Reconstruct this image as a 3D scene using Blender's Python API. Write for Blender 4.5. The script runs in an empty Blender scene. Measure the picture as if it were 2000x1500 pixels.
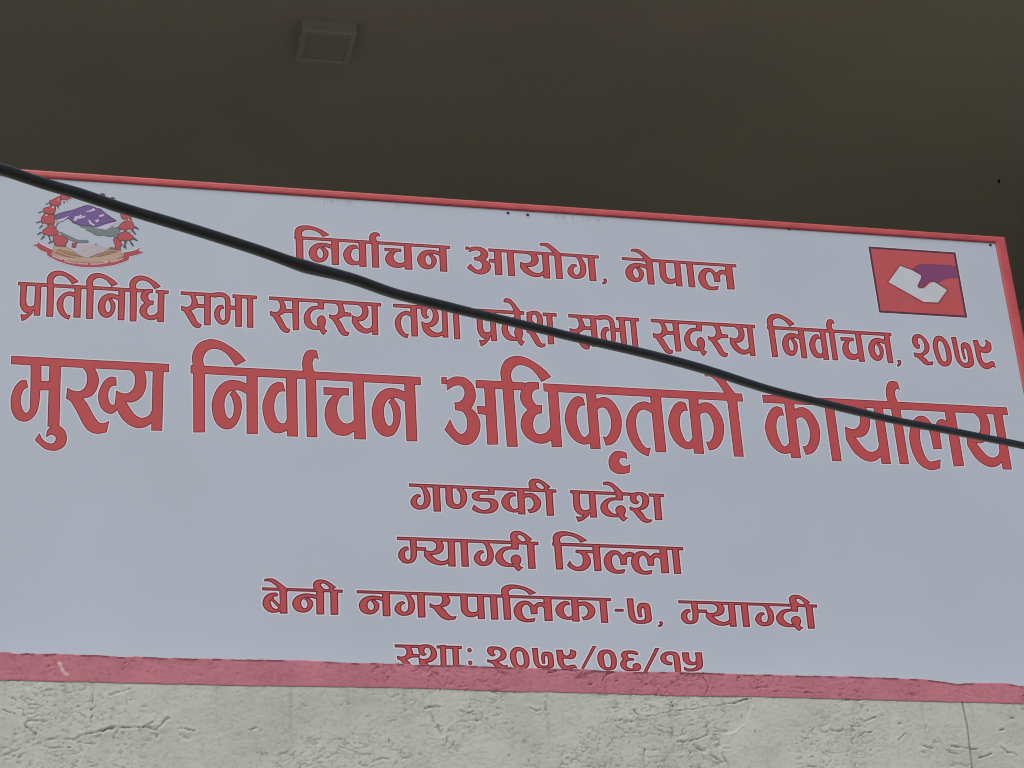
import bpy, bmesh, math, random
import numpy as np
from mathutils import Matrix, Vector
from mathutils.geometry import delaunay_2d_cdt

scene = bpy.context.scene
col = scene.collection

CAM_ROT = [[0.974737, -0.050372, -0.217603], [-0.214632, -0.480888, -0.850106], [-0.061821, 0.875334, -0.47955]]
LENS = 81.7323
SIGN_Y = 5.600
WALL_Y = 5.500
GLYPHS = {
 'ma': [['-505,-99! -227,-91! -208,-356! 15,-350! 24,-484! -226,-491! -243,-676 -299,-819 -443,-927 -624,-965 -810,-932 -935,-836 -983,-705 -973,-591 -899,-465 -755,-366 -604,-352! -552,-456! -661,-497 -718,-584 -726,-689 -660,-800 -567,-838 -502,-806 -477,-739 -482,-406!'], ['-3,-85! 294,-76! 309,-1014! 7,-1022!']],
 'u': [['133,-987! 308,-1001! 458,-1073 518,-1184 471,-1287 324,-1351 158,-1370 -44,-1347 -216,-1276 -313,-1228! -200,-1127! -120,-1209 0,-1258 135,-1270 216,-1238 236,-1181 177,-1145 92,-1138 -22,-1178! 5,-1084 69,-1036']],
 'kha': [['-37,-61! -35,-96! 99,-173 153,-287 101,-414 -48,-479 -219,-474 -374,-437! -392,-599! -277,-634 -99,-782 80,-966 254,-1065 476,-1094 701,-1064! 762,-901! 604,-940 467,-915 326,-809 183,-670 53,-582! 262,-544 400,-444 459,-317 423,-212 325,-108! 323,-50!'], ['916,-246! 761,-241 600,-313 489,-441 460,-557 518,-689 665,-771 819,-790 937,-754! 960,-725! 955,-620! 925,-631 848,-661 768,-635 724,-560 723,-464 785,-389 887,-367! 938,-365!']],
 'ya': [['-661,-52! -659,-101! -518,-175 -477,-270 -521,-397 -663,-472 -818,-477 -980,-443! -1006,-650! -856,-818 -681,-918 -475,-975 -287,-978 -134,-947 -25,-901! 37,-899! 30,-642! -3,-700! -86,-788 -274,-833 -446,-798 -579,-715 -710,-608! -521,-599 -334,-536 -210,-418 -176,-281 -207,-166 -268,-99! -269,-41!'], ['-1,-62! 287,-54! 265,-1006! -19,-1009!']],
 'i': [['-1,-40! -22,47 -30,136 25,246 173,355 455,415 738,396 1021,319 1269,219 1445,114! 1153,26! 1048,118 879,222 649,274 455,259 314,185 265,95 287,27 333,-37!'], ['-1,-27! 315,-18! 318,-1001! 14,-1009!']],
 'na': [['-3,-239! -182,-205 -436,-196 -675,-258 -847,-381 -941,-540 -939,-677 -860,-831 -688,-923 -492,-938 -327,-885 -198,-765 -139,-617 -152,-500 -218,-423 -331,-347! -194,-347 2,-393! 93,-391! 106,-236!', '-375,-354! -471,-420! -419,-448 -370,-525 -346,-622 -376,-731 -462,-782 -549,-745 -606,-639 -605,-522 -555,-432 -467,-374'], ['7,-20! 307,-12! 294,-988! -1,-995!']],
 'va': [['-92,-200! -233,-190 -430,-254 -575,-395 -659,-553 -635,-717 -550,-859 -395,-951 -202,-963 -8,-922! 63,-920! 69,-737! 9,-739! -57,-808 -163,-814 -267,-765 -334,-651 -342,-535 -293,-417 -184,-336 -31,-326!'], ['-4,-26! 299,-17! 292,-1001! 7,-1004!']],
 'aa': [['0,-30! 290,-22! 283,-997! 0,-1000!']],
 'reph': [['-44,-51! -85,96 -44,227 42,309 169,339 331,328! 379,194! 290,217 216,175 202,85 268,-42!']],
 'cha': [['-822,-233! -115,-233! -125,-342! -265,-340 -375,-388 -449,-488 -461,-586 -417,-692 -307,-761 -183,-773 -56,-746 26,-694! 90,-692! 78,-886! -22,-889! -175,-943 -353,-957 -564,-928 -730,-830 -805,-692 -788,-565 -700,-436 -552,-349! -820,-345!'], ['5,-32! 312,-23! 313,-996! 0,-1000!']],
 'a': [['-1223,14! -1075,18! -1086,-86! -1226,-90!'], ['-1081,-36! -891,24 -705,39 -487,11 -314,-95 -264,-243 -326,-364 -427,-446! -288,-512 -192,-637 -199,-755 -294,-885 -450,-977 -636,-1014 -852,-991 -1042,-904 -1212,-795! -1039,-630! -953,-745 -834,-830 -709,-847 -593,-785 -556,-686 -571,-588 -654,-511 -762,-490 -871,-487! -888,-369! -747,-355 -630,-293 -577,-212 -613,-133 -719,-96 -868,-110 -1001,-154 -1078,-186!'], ['-246,-406! 18,-408! 3,-534! -231,-524!'], ['2,-16! 307,-7! 290,-982! -15,-990!']],
 'dha': [['-660,-13! -507,12 -245,13! -252,-92! -374,-105 -456,-158 -473,-229 -421,-307 -333,-345 -202,-337! -217,-467! -353,-485 -442,-537 -503,-628 -497,-716 -415,-789 -268,-793 -114,-756 -11,-684! 82,-682! 53,-880! -41,-886! -176,-925 -344,-939 -543,-914 -736,-841 -849,-725 -844,-607 -764,-506 -623,-422! -761,-346 -820,-238 -768,-126 -664,-43'], ['6,-14! 307,-6! 286,-976! -7,-984!']],
 'ka': [['-125,-189! -274,-176 -452,-238 -604,-372 -682,-514 -667,-653 -576,-789 -405,-883 -207,-922 -18,-903! 38,-902! 46,-744! -10,-745! -132,-807 -240,-780 -330,-644 -345,-505 -288,-384 -184,-321 -63,-314! -92,-218'], ['2,-54! 295,-46! 279,-981! -12,-982!'], ['226,-229! 306,-203! 443,-173 631,-178 807,-254 949,-411 969,-571 891,-732 738,-855 579,-908 446,-922! 383,-785! 468,-792 571,-740 645,-639 666,-519 611,-400 510,-332 377,-336 297,-368! 221,-370!']],
 'ri': [['1026,-1022! 862,-1000 672,-1015 527,-1097 480,-1196 530,-1293 688,-1344 874,-1347 1057,-1323! 1110,-1197! 1008,-1223 896,-1225 819,-1198 790,-1149 842,-1109 957,-1096 1034,-1124!']],
 'ta': [['35,-228! -22,-225! -208,-206 -425,-246 -614,-342 -761,-487 -798,-627 -737,-805 -593,-940 -402,-1025 -228,-1060! -138,-923! -253,-932 -357,-885 -465,-759 -506,-620 -492,-500 -414,-387 -271,-333 -139,-340 -13,-377! 44,-375!'], ['6,-42! 322,-33! 311,-982! 0,-989!']],
 'ga': [['-594,-35! -596,-74! -464,-174 -398,-335 -376,-507 -394,-660 -453,-768 -549,-803 -642,-765 -683,-671 -663,-565 -607,-506 -506,-468! -529,-407! -612,-385 -751,-425 -872,-535 -937,-661 -926,-766 -837,-877 -683,-947 -515,-947 -345,-907 -213,-816 -136,-670 -118,-536 -136,-364 -202,-232 -271,-138 -301,-101! -298,-43!'], ['-1,-32! 292,-21! 287,-993! -3,-1003!']],
 'gah': [['4,-35! 2,-74! 134,-174 199,-335 222,-507 203,-660 145,-768 48,-803 -44,-765 -86,-671 -66,-565 -10,-506 91,-468! 69,-407! -14,-385 -153,-425 -275,-535 -340,-661 -328,-766 -239,-877 -85,-947 83,-947 253,-907 384,-816 462,-670 480,-536 462,-364 395,-232 326,-138 296,-101! 300,-43!']],
 'nnah': [['3,-41! -4,-339 -10,-551 17,-703 126,-814 292,-871 461,-874 634,-824 780,-695 866,-519 880,-364 842,-231 763,-128 723,-91! 726,-42! 555,-49! 541,-107! 463,-158! 555,-222 600,-356 601,-509 571,-645 493,-705 408,-708 327,-653 291,-540 283,-329 290,-40!']],
 'da': [['5,-21! -5,-177! -412,-188 -586,-227 -686,-298 -708,-395 -656,-490 -521,-543 -331,-559 -117,-551 -13,-582 35,-657 41,-734 -30,-822 -161,-875 -289,-880 -456,-828 -638,-700! -739,-867! -591,-948 -403,-998 -191,-1006 23,-983 198,-920 323,-810 375,-683 342,-550 231,-467 62,-435 -323,-439 -396,-413 -403,-365 -368,-315 -292,-299 239,-287! 252,-22!']],
 'ii': [['-3,-29! 297,-18! 281,-986! -10,-996!'], ['-629,-62! -675,82 -681,199 -637,288 -534,360 -380,386 -209,363 -62,300 82,208 228,93! 122,50! 156,-62! -333,-90!', '-385,200 -327,236 -251,239 -148,184 -68,105 -46,28 -109,2 -195,3 -289,48 -358,123']],
 'pa': [['-5,-12! -6,-322 -9,-631 46,-773 174,-892 318,-933 465,-925 593,-880 647,-848! 699,-846! 710,-661! 673,-662! 603,-715 476,-736 352,-712 285,-601 275,-416 289,-3!'], ['676,-11! 950,-3! 941,-989! 665,-997!']],
 'rak': [['426,-882! 331,-973 199,-996 48,-982! 120,-1186! 294,-1128 455,-1036 608,-915! 559,-858!']],
 'dda': [['8,-34! -6,-171! -32,-207 -208,-218 -388,-263 -551,-367 -675,-507 -706,-644 -659,-788 -518,-899 -327,-951 -109,-953 55,-947! 122,-1042 224,-1106! 426,-954! 339,-947 271,-872! 328,-782 362,-674 325,-569 243,-509 146,-501 32,-540 -53,-621 -74,-719 -39,-805 10,-852! -140,-828 -265,-774 -364,-671 -396,-556 -351,-437 -244,-356 -86,-311 90,-304 282,-307! 299,-23!']],
 'ed': [['-499,261! -490,350 -388,387 -234,385 -106,345 37,242 178,120 314,-7! 292,-92! -3,-103! -23,-15! -68,81 -166,195 -312,264!']],
 'e': [['-600,253! -591,324 -474,357 -269,356 -139,299 8,197 154,85 285,-14! 296,-148! -1,-165! -43,-37 -102,40 -225,154 -353,227 -463,257!']],
 'sha': [['-1016,-31! -1005,-129 -1026,-227 -984,-343 -871,-417 -729,-422! -631,-330! -717,-314! -753,-237 -742,-139 -692,-88 -592,-74 -512,-150 -492,-267 -542,-425 -630,-526 -767,-569 -899,-574 -1070,-532! -1078,-662! -956,-693 -839,-825 -722,-957 -603,-1069 -433,-1117 -322,-1108 -210,-1084! -155,-985! -244,-998 -352,-983 -442,-908 -535,-756 -666,-654! -487,-618 -321,-514 -226,-355 -208,-198 -271,-63 -416,20 -612,39 -791,16 -926,-8!'], ['0,-13! 289,-3! 274,-990! -24,-1000!']],
 'mah': [['-7,-39! -9,-293 5,-498 -7,-667 -23,-779 -88,-828 -171,-812 -229,-730 -244,-618 -209,-524 -144,-475 -70,-463! -96,-352! -211,-352 -349,-416 -470,-551 -503,-682 -471,-793 -353,-920 -188,-956 -21,-938 128,-868 219,-734 246,-603 253,-472! 629,-469! 636,-351! 259,-350! 255,-30!']],
 'ja': [['-715,-243! 30,-238! 31,-343! -283,-344! -183,-436 -130,-548 -125,-681 -188,-815 -318,-933 -497,-1004 -713,-1020 -902,-979 -1045,-898 -1128,-825! -1001,-651! -946,-753 -846,-835 -720,-869 -589,-846 -496,-768 -452,-653 -450,-520 -485,-426 -565,-362 -725,-348!'], ['7,-29! 308,-19! 298,-986! 10,-995!']],
 'i5': [['-8,-53! -36,108 -10,243 97,352 275,415 493,432 749,402 982,343 1190,254 1412,127! 1126,41! 1008,162 843,242 630,283 434,267 299,196 258,99 282,-44!'], ['3,-34! 305,-24! 296,-982! 11,-990!']],
 'la': [['35,-274! -33,-268! -122,-247 -264,-271 -367,-347 -419,-390! -500,-314 -627,-231 -785,-209 -974,-250 -1139,-370 -1241,-526 -1264,-667 -1215,-844 -1096,-977 -901,-1056 -674,-1070 -452,-1038! -394,-899! -586,-929 -747,-938 -852,-864 -913,-728 -928,-588 -887,-456 -808,-381 -713,-356 -629,-412 -576,-529 -559,-738! -293,-724! -280,-513 -230,-440 -123,-414 -46,-440 3,-497!'], ['0,-34! 321,-16! 313,-981! -11,-998!']],
 'lah': [['35,-274! -33,-268! -122,-247 -264,-271 -367,-347 -419,-390! -500,-314 -627,-231 -785,-209 -974,-250 -1139,-370 -1241,-526 -1264,-667 -1215,-844 -1096,-977 -901,-1056 -674,-1070 -452,-1038! -394,-899! -586,-929 -747,-938 -852,-864 -913,-728 -928,-588 -887,-456 -808,-381 -713,-356 -629,-412 -576,-529 -559,-738! -293,-724! -280,-513 -230,-440 -123,-414 -46,-440 3,-497!']],
 'ba': [['-84,-321! -102,-220 -193,-198 -355,-217 -517,-293 -629,-439 -678,-602 -663,-723 -574,-861 -425,-957 -264,-983 -103,-958 8,-915! 38,-914! 42,-671! -8,-673! -277,-408! -235,-345!', '-358,-491! -60,-775! -91,-827 -182,-839 -282,-792 -341,-693 -376,-583'], ['-9,-54! 274,-45! 283,-997! -3,-1006!']],
 'ra': [['-28,-18! -19,-49! 70,-139 95,-262 57,-386 -20,-471 -167,-496 -312,-480 -423,-421! -431,-586! -298,-623 -181,-763 -44,-923 96,-1031 280,-1077 447,-1062 573,-1038! 643,-903! 517,-937 393,-910 274,-801 177,-670 47,-572! 205,-536 335,-450 415,-324 400,-211 332,-110 293,-60! 295,-18!']],
 'hyphen': [['1,-432! 356,-432! 348,-520! -8,-531!']],
 'seven': [['10,14! 270,18! 270,-314 276,-586 303,-752 369,-854 475,-868 605,-858 686,-804 710,-678 707,-490 687,-365 635,-345 585,-409 571,-556 586,-723! 445,-738! 408,-561 403,-394 449,-256 544,-170 698,-144 869,-170 956,-273 974,-524 981,-774 938,-880 790,-957 548,-999 291,-981 108,-872 26,-718 11,-426']],
 'comma6': [['0,-902! 110,-888 160,-929 140,-1013 67,-1087 -31,-1101! -60,-1060! 21,-1016 37,-963!']],
 'comma1': [['11,-902! 136,-885 175,-942 156,-1012 81,-1085 -20,-1091! -50,-1053! 33,-1009 50,-959!']],
 'comma2': [['0,-891! 176,-885 188,-968 95,-1055 -43,-1101! -40,-1039! 56,-994!']],
 'sa': [['-711,-61! -710,-97! -624,-186 -599,-296 -635,-393 -732,-460 -902,-475 -1098,-450! -1084,-592! -974,-612 -876,-703 -728,-856 -581,-1008 -435,-1082 -289,-1100 -180,-1072! -131,-984! -241,-964 -339,-905 -461,-751 -584,-621 -658,-577! -512,-539 -390,-479! 26,-461! 25,-361! -305,-365! -342,-239 -441,-107! -454,-60!'], ['-5,-50! 307,-39! 300,-989! 3,-1003!']],
 'sah': [['-15,-65! -12,-106! 72,-191 92,-303 49,-402 -66,-462 -217,-476 -366,-441! -359,-561! -223,-612 -104,-728 15,-867 133,-1007 280,-1081 429,-1092 530,-1072! 598,-966! 485,-970 388,-918 270,-762 151,-639 54,-578! 180,-549 334,-488! 711,-474! 704,-369! 391,-349! 372,-229 302,-110! 292,-54!']],
 'bha': [['-1133,-5! -973,21 -776,38 -579,33 -406,-17 -284,-100 -240,-211 -236,-354! 10,-361! 9,-470! -237,-474! -243,-594 -276,-769 -387,-900 -558,-954 -729,-944 -876,-870 -986,-748 -1010,-606 -949,-477 -826,-376 -679,-347 -593,-352! -544,-462! -654,-474 -716,-532 -746,-628 -717,-738 -631,-822 -545,-827 -496,-777 -483,-618 -482,-411 -494,-220 -542,-126 -678,-96 -850,-106 -985,-135! -1133,-109!'], ['-12,-34! 309,-22! 299,-986! 5,-997!']],
 'tha': [['-1061,-39! -1047,-184 -1012,-313 -891,-398 -764,-404! -652,-345! -744,-319! -780,-223 -727,-116 -622,-79 -511,-132 -457,-244 -480,-374 -579,-491 -750,-546 -902,-544 -1052,-500! -1047,-605 -1019,-733 -902,-858 -731,-940 -531,-981 -327,-974 -145,-936 -15,-907! 23,-906! 40,-712! -5,-737! -108,-806 -289,-836 -466,-810 -588,-750 -709,-674! -503,-650 -317,-563 -205,-445 -181,-315 -220,-170 -350,-45 -549,26 -780,29 -962,-10!'], ['1,17! 267,27! 248,-962! -21,-971!']],
 'd2': [['306,-464! 152,-461 32,-389 -29,-256 -9,-154 98,-49 283,9 480,7 658,-63 795,-177 879,-326 855,-462 736,-584 513,-676 419,-713! 569,-775 682,-872 788,-894 956,-846! 908,-965! 734,-988 564,-993 409,-948 244,-836 98,-757 -25,-745! -33,-602! 136,-622 303,-624 457,-577 580,-489 619,-352 586,-218 501,-119 395,-98 311,-143 278,-212 297,-296 368,-344!'], ['1466,0 1662,-11 1832,-107 1958,-255 2027,-456 2024,-658 1960,-829 1811,-952 1600,-1001 1406,-990 1239,-887 1146,-722 1096,-505 1093,-319 1160,-181 1280,-58', '1503,-169 1612,-182 1696,-281 1742,-466 1744,-651 1719,-787 1616,-849 1507,-836 1426,-729 1375,-563 1358,-377 1378,-258 1424,-197'], ['2184,-18! 2456,-8! 2455,-204 2475,-423 2485,-677 2535,-793 2657,-856 2800,-851 2901,-797 2928,-662 2927,-476 2900,-375 2848,-360 2789,-396 2765,-515 2806,-716! 2678,-738! 2640,-536 2633,-350 2688,-230 2818,-174 3002,-176 3137,-248 3196,-382 3210,-618 3215,-787 3151,-907 2956,-989 2723,-1014 2508,-979 2320,-851 2228,-685 2213,-449'], ['3373,-78! 3661,-68! 3679,-195 3768,-277 3907,-289 4004,-252 4079,-147 4058,-29! 4201,-75 4350,-146! 4345,-274 4293,-378 4139,-460 3933,-484 3684,-458! 3674,-586 3713,-736 3830,-817 4005,-803 4161,-755 4305,-750! 4361,-799! 4374,-984! 4330,-944 4223,-922 4095,-968 3910,-1016 3744,-1005 3569,-927 3463,-812 3414,-645 3405,-442 3396,-239']],
 'd7': [['354,-347! 193,-360 51,-273 -2,-152 44,-40 196,14 419,19 664,-17 830,-104 913,-254 882,-397 750,-500 547,-565 471,-587! 615,-644 758,-712 944,-698! 911,-799! 649,-845 405,-809 218,-672 87,-615 -22,-597! -27,-496! 132,-513 305,-509 482,-445 614,-342 647,-240 605,-139 485,-91 360,-104 306,-166 325,-247 383,-286!'], ['1511,22 1731,-14 1895,-132 1992,-313 2010,-535 1959,-698 1814,-801 1539,-827 1296,-781 1158,-653 1098,-473 1088,-291 1177,-107 1335,-2', '1524,-120 1670,-157 1722,-278 1743,-460 1730,-622 1649,-694 1525,-696 1432,-628 1396,-467 1386,-285 1432,-173'], ['2180,-4! 2455,2! 2455,-283 2481,-546 2545,-666 2717,-693 2868,-669 2914,-577 2918,-395 2890,-294 2816,-285 2772,-357 2762,-601! 2638,-603! 2602,-442 2617,-279 2690,-166 2867,-132 3066,-148 3169,-248 3191,-470 3181,-653 3084,-756 2833,-781 2509,-788 2341,-730 2230,-571 2205,-288'], ['3362,-50! 3663,-44! 3699,-196 3805,-265 3932,-252 4029,-148 4043,-5! 4325,-81! 4310,-224 4210,-348 4018,-393 3794,-377 3669,-379! 3680,-521 3744,-642 3866,-670 4019,-636 4221,-622! 4333,-751! 4133,-755 3878,-801 3630,-786 3465,-688 3380,-527 3367,-264']],
 'd7b': [['0,132! 178,146! -519,-755! -657,-758!'], ['657,13 857,-4 1023,-102 1115,-305 1108,-530 1034,-694 873,-778 619,-804 399,-747 260,-628 194,-426 198,-263 291,-97 452,-12', '641,-131 766,-149 830,-250 846,-453 816,-617 732,-690 631,-692 538,-623 505,-460 499,-277 548,-174'], ['2196,-160! 2229,-97! 2122,-28 1923,3 1668,-7 1485,-52 1372,-156 1374,-249 1453,-339! 1325,-464 1293,-587 1361,-708 1527,-796 1778,-811 2032,-806 2213,-772 2296,-669 2276,-557 2168,-504 2015,-511 1907,-575 1908,-677 1890,-718 1739,-710 1621,-642 1594,-540 1644,-437 1776,-394 1979,-385! 1993,-307! 1786,-301 1693,-232 1688,-160 1782,-117 1959,-124 2107,-162!'], ['3109,127! 3301,131! 2559,-847! 2394,-850!']],
 'd7c': [['553,-432! 427,-414 307,-355 269,-254 305,-171 412,-127 566,-124 635,-184! 640,-349 649,-881! 943,-875! 952,-506 938,-219 856,-56 685,2 481,8 246,-28 54,-135 -18,-260 10,-382 138,-482 335,-539 527,-531!'], ['1105,-20! 1426,-13! 1424,-230 1484,-352 1606,-401 1740,-357! 1761,-202 1749,-6! 2071,0! 2085,-278 2064,-525 1958,-650 1715,-737 1455,-767 1226,-757 1108,-688! 1121,-585! 1241,-644 1417,-665 1600,-637 1739,-562 1764,-469! 1617,-514 1437,-517 1240,-460 1115,-339 1097,-175']],
 'vis': [['94,-148 63,-203 -5,-227 -70,-206 -94,-152 -63,-97 5,-73 70,-94'], ['96,-642 65,-697 -3,-720 -68,-699 -91,-646 -60,-591 8,-567 73,-588']],
}
LINES = {
 1: {'z': 36087, 'sx': 0.6944, 'sz': 891, 'bar': 0.105, 'bars': [(8215, 12765), (13914, 17238), (17955, 21498)], 'glyphs': [('i5', 8250), ('na', 9279), ('va', 10075), ('aa', 10449), ('reph', 10449), ('cha', 11398), ('na', 12437), ('a', 14075), ('aa', 14458), ('ya', 15521), ('aa', 15893), ('e', 15893), ('ga', 16903), ('comma1', 17303), ('na', 18676), ('e', 18676), ('pa', 19086), ('aa', 19935), ('la', 21140)]},
 2: {'z': 34010, 'sx': 0.5823, 'sz': 1046, 'bar': 0.1, 'bars': [(541, 3965), (4297, 4645), (4993, 5900), (6438, 7115), (7469, 10657), (11012, 11844), (12306, 12935), (13341, 14837), (15400, 15804), (16164, 17070), (17595, 18285), (18650, 21843), (22224, 26126)], 'glyphs': [('pa', 609), ('rak', 609), ('i', 1324), ('ta', 2065), ('i', 2400), ('na', 3269), ('i', 3586), ('dha', 4355), ('sa', 5642), ('bha', 6509), ('aa', 6840), ('sa', 8119), ('dda', 8847), ('sah', 9373), ('ya', 10386), ('ta', 11503), ('tha', 12419), ('aa', 12741), ('pa', 13431), ('rak', 13431), ('dda', 14555), ('ed', 14555), ('sha', 15504), ('sa', 16805), ('bha', 17672), ('aa', 18016), ('sa', 19303), ('dda', 20019), ('sah', 20554), ('ya', 21588), ('i', 22255), ('na', 23176), ('va', 23854), ('aa', 24144), ('reph', 24144), ('cha', 24967), ('na', 25876), ('comma2', 26188), ('d2', 26779)]},
 3: {'z': 31658, 'sx': 1.0, 'sz': 2059, 'bar': 0.122, 'bars': [(450, 4680), (5274, 11697), (13285, 14689), (15250, 21175), (21796, 29440)], 'glyphs': [('ma', 1473), ('u', 1473), ('kha', 2334), ('ya', 4248), ('i', 5345), ('na', 6804), ('va', 7903), ('aa', 8448), ('reph', 8448), ('cha', 9765), ('na', 11224), ('a', 13523), ('i', 14052), ('dha', 15363), ('ka', 16489), ('ri', 16489), ('ta', 18384), ('ka', 19533), ('aa', 20709), ('e', 20709), ('ka', 22442), ('aa', 23672), ('ya', 25199), ('aa', 25742), ('reph', 25742), ('la', 27431), ('ya', 28974)]},
 4: {'z': 28299, 'sx': 0.6748, 'sz': 813, 'bar': 0.108, 'bars': [(11236, 15379), (15783, 17518), (18053, 18494)], 'glyphs': [('ga', 11890), ('nnah', 12245), ('da', 13453), ('ka', 14263), ('ii', 15071), ('pa', 15854), ('rak', 15854), ('dda', 17092), ('ed', 17092), ('sha', 18184)]},
 5: {'z': 26675, 'sx': 0.672, 'sz': 810, 'bar': 0.108, 'bars': [(10839, 14756), (15152, 18884)], 'glyphs': [('mah', 11193), ('ya', 12229), ('aa', 12583), ('gah', 13159), ('dda', 14001), ('ii', 14439), ('i5', 15202), ('ja', 16282), ('lah', 17424), ('la', 18200), ('aa', 18561)]},
 6: {'z': 25062, 'sx': 0.6694, 'sz': 722, 'bar': 0.105, 'bars': [(7181, 9310), (9694, 16672), (18596, 22597)], 'glyphs': [('ba', 7639), ('e', 7639), ('na', 8603), ('ii', 8986), ('na', 10372), ('ga', 11321), ('ra', 11933), ('pa', 12499), ('aa', 13307), ('i5', 13652), ('la', 14786), ('ka', 15557), ('aa', 16353), ('hyphen', 16767), ('seven', 17125), ('comma6', 17979), ('mah', 18958), ('ya', 20009), ('aa', 20379), ('gah', 20979), ('dda', 21835), ('ii', 22263)]},
 7: {'z': 23543, 'sx': 0.5635, 'sz': 722, 'bar': 0.105, 'bars': [(10661, 11356), (11783, 12453)], 'glyphs': [('sah', 10913), ('tha', 11875), ('aa', 12199), ('vis', 12662), ('d7', 13142), ('d7b', 16052), ('d7c', 17928)]},
}
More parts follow.
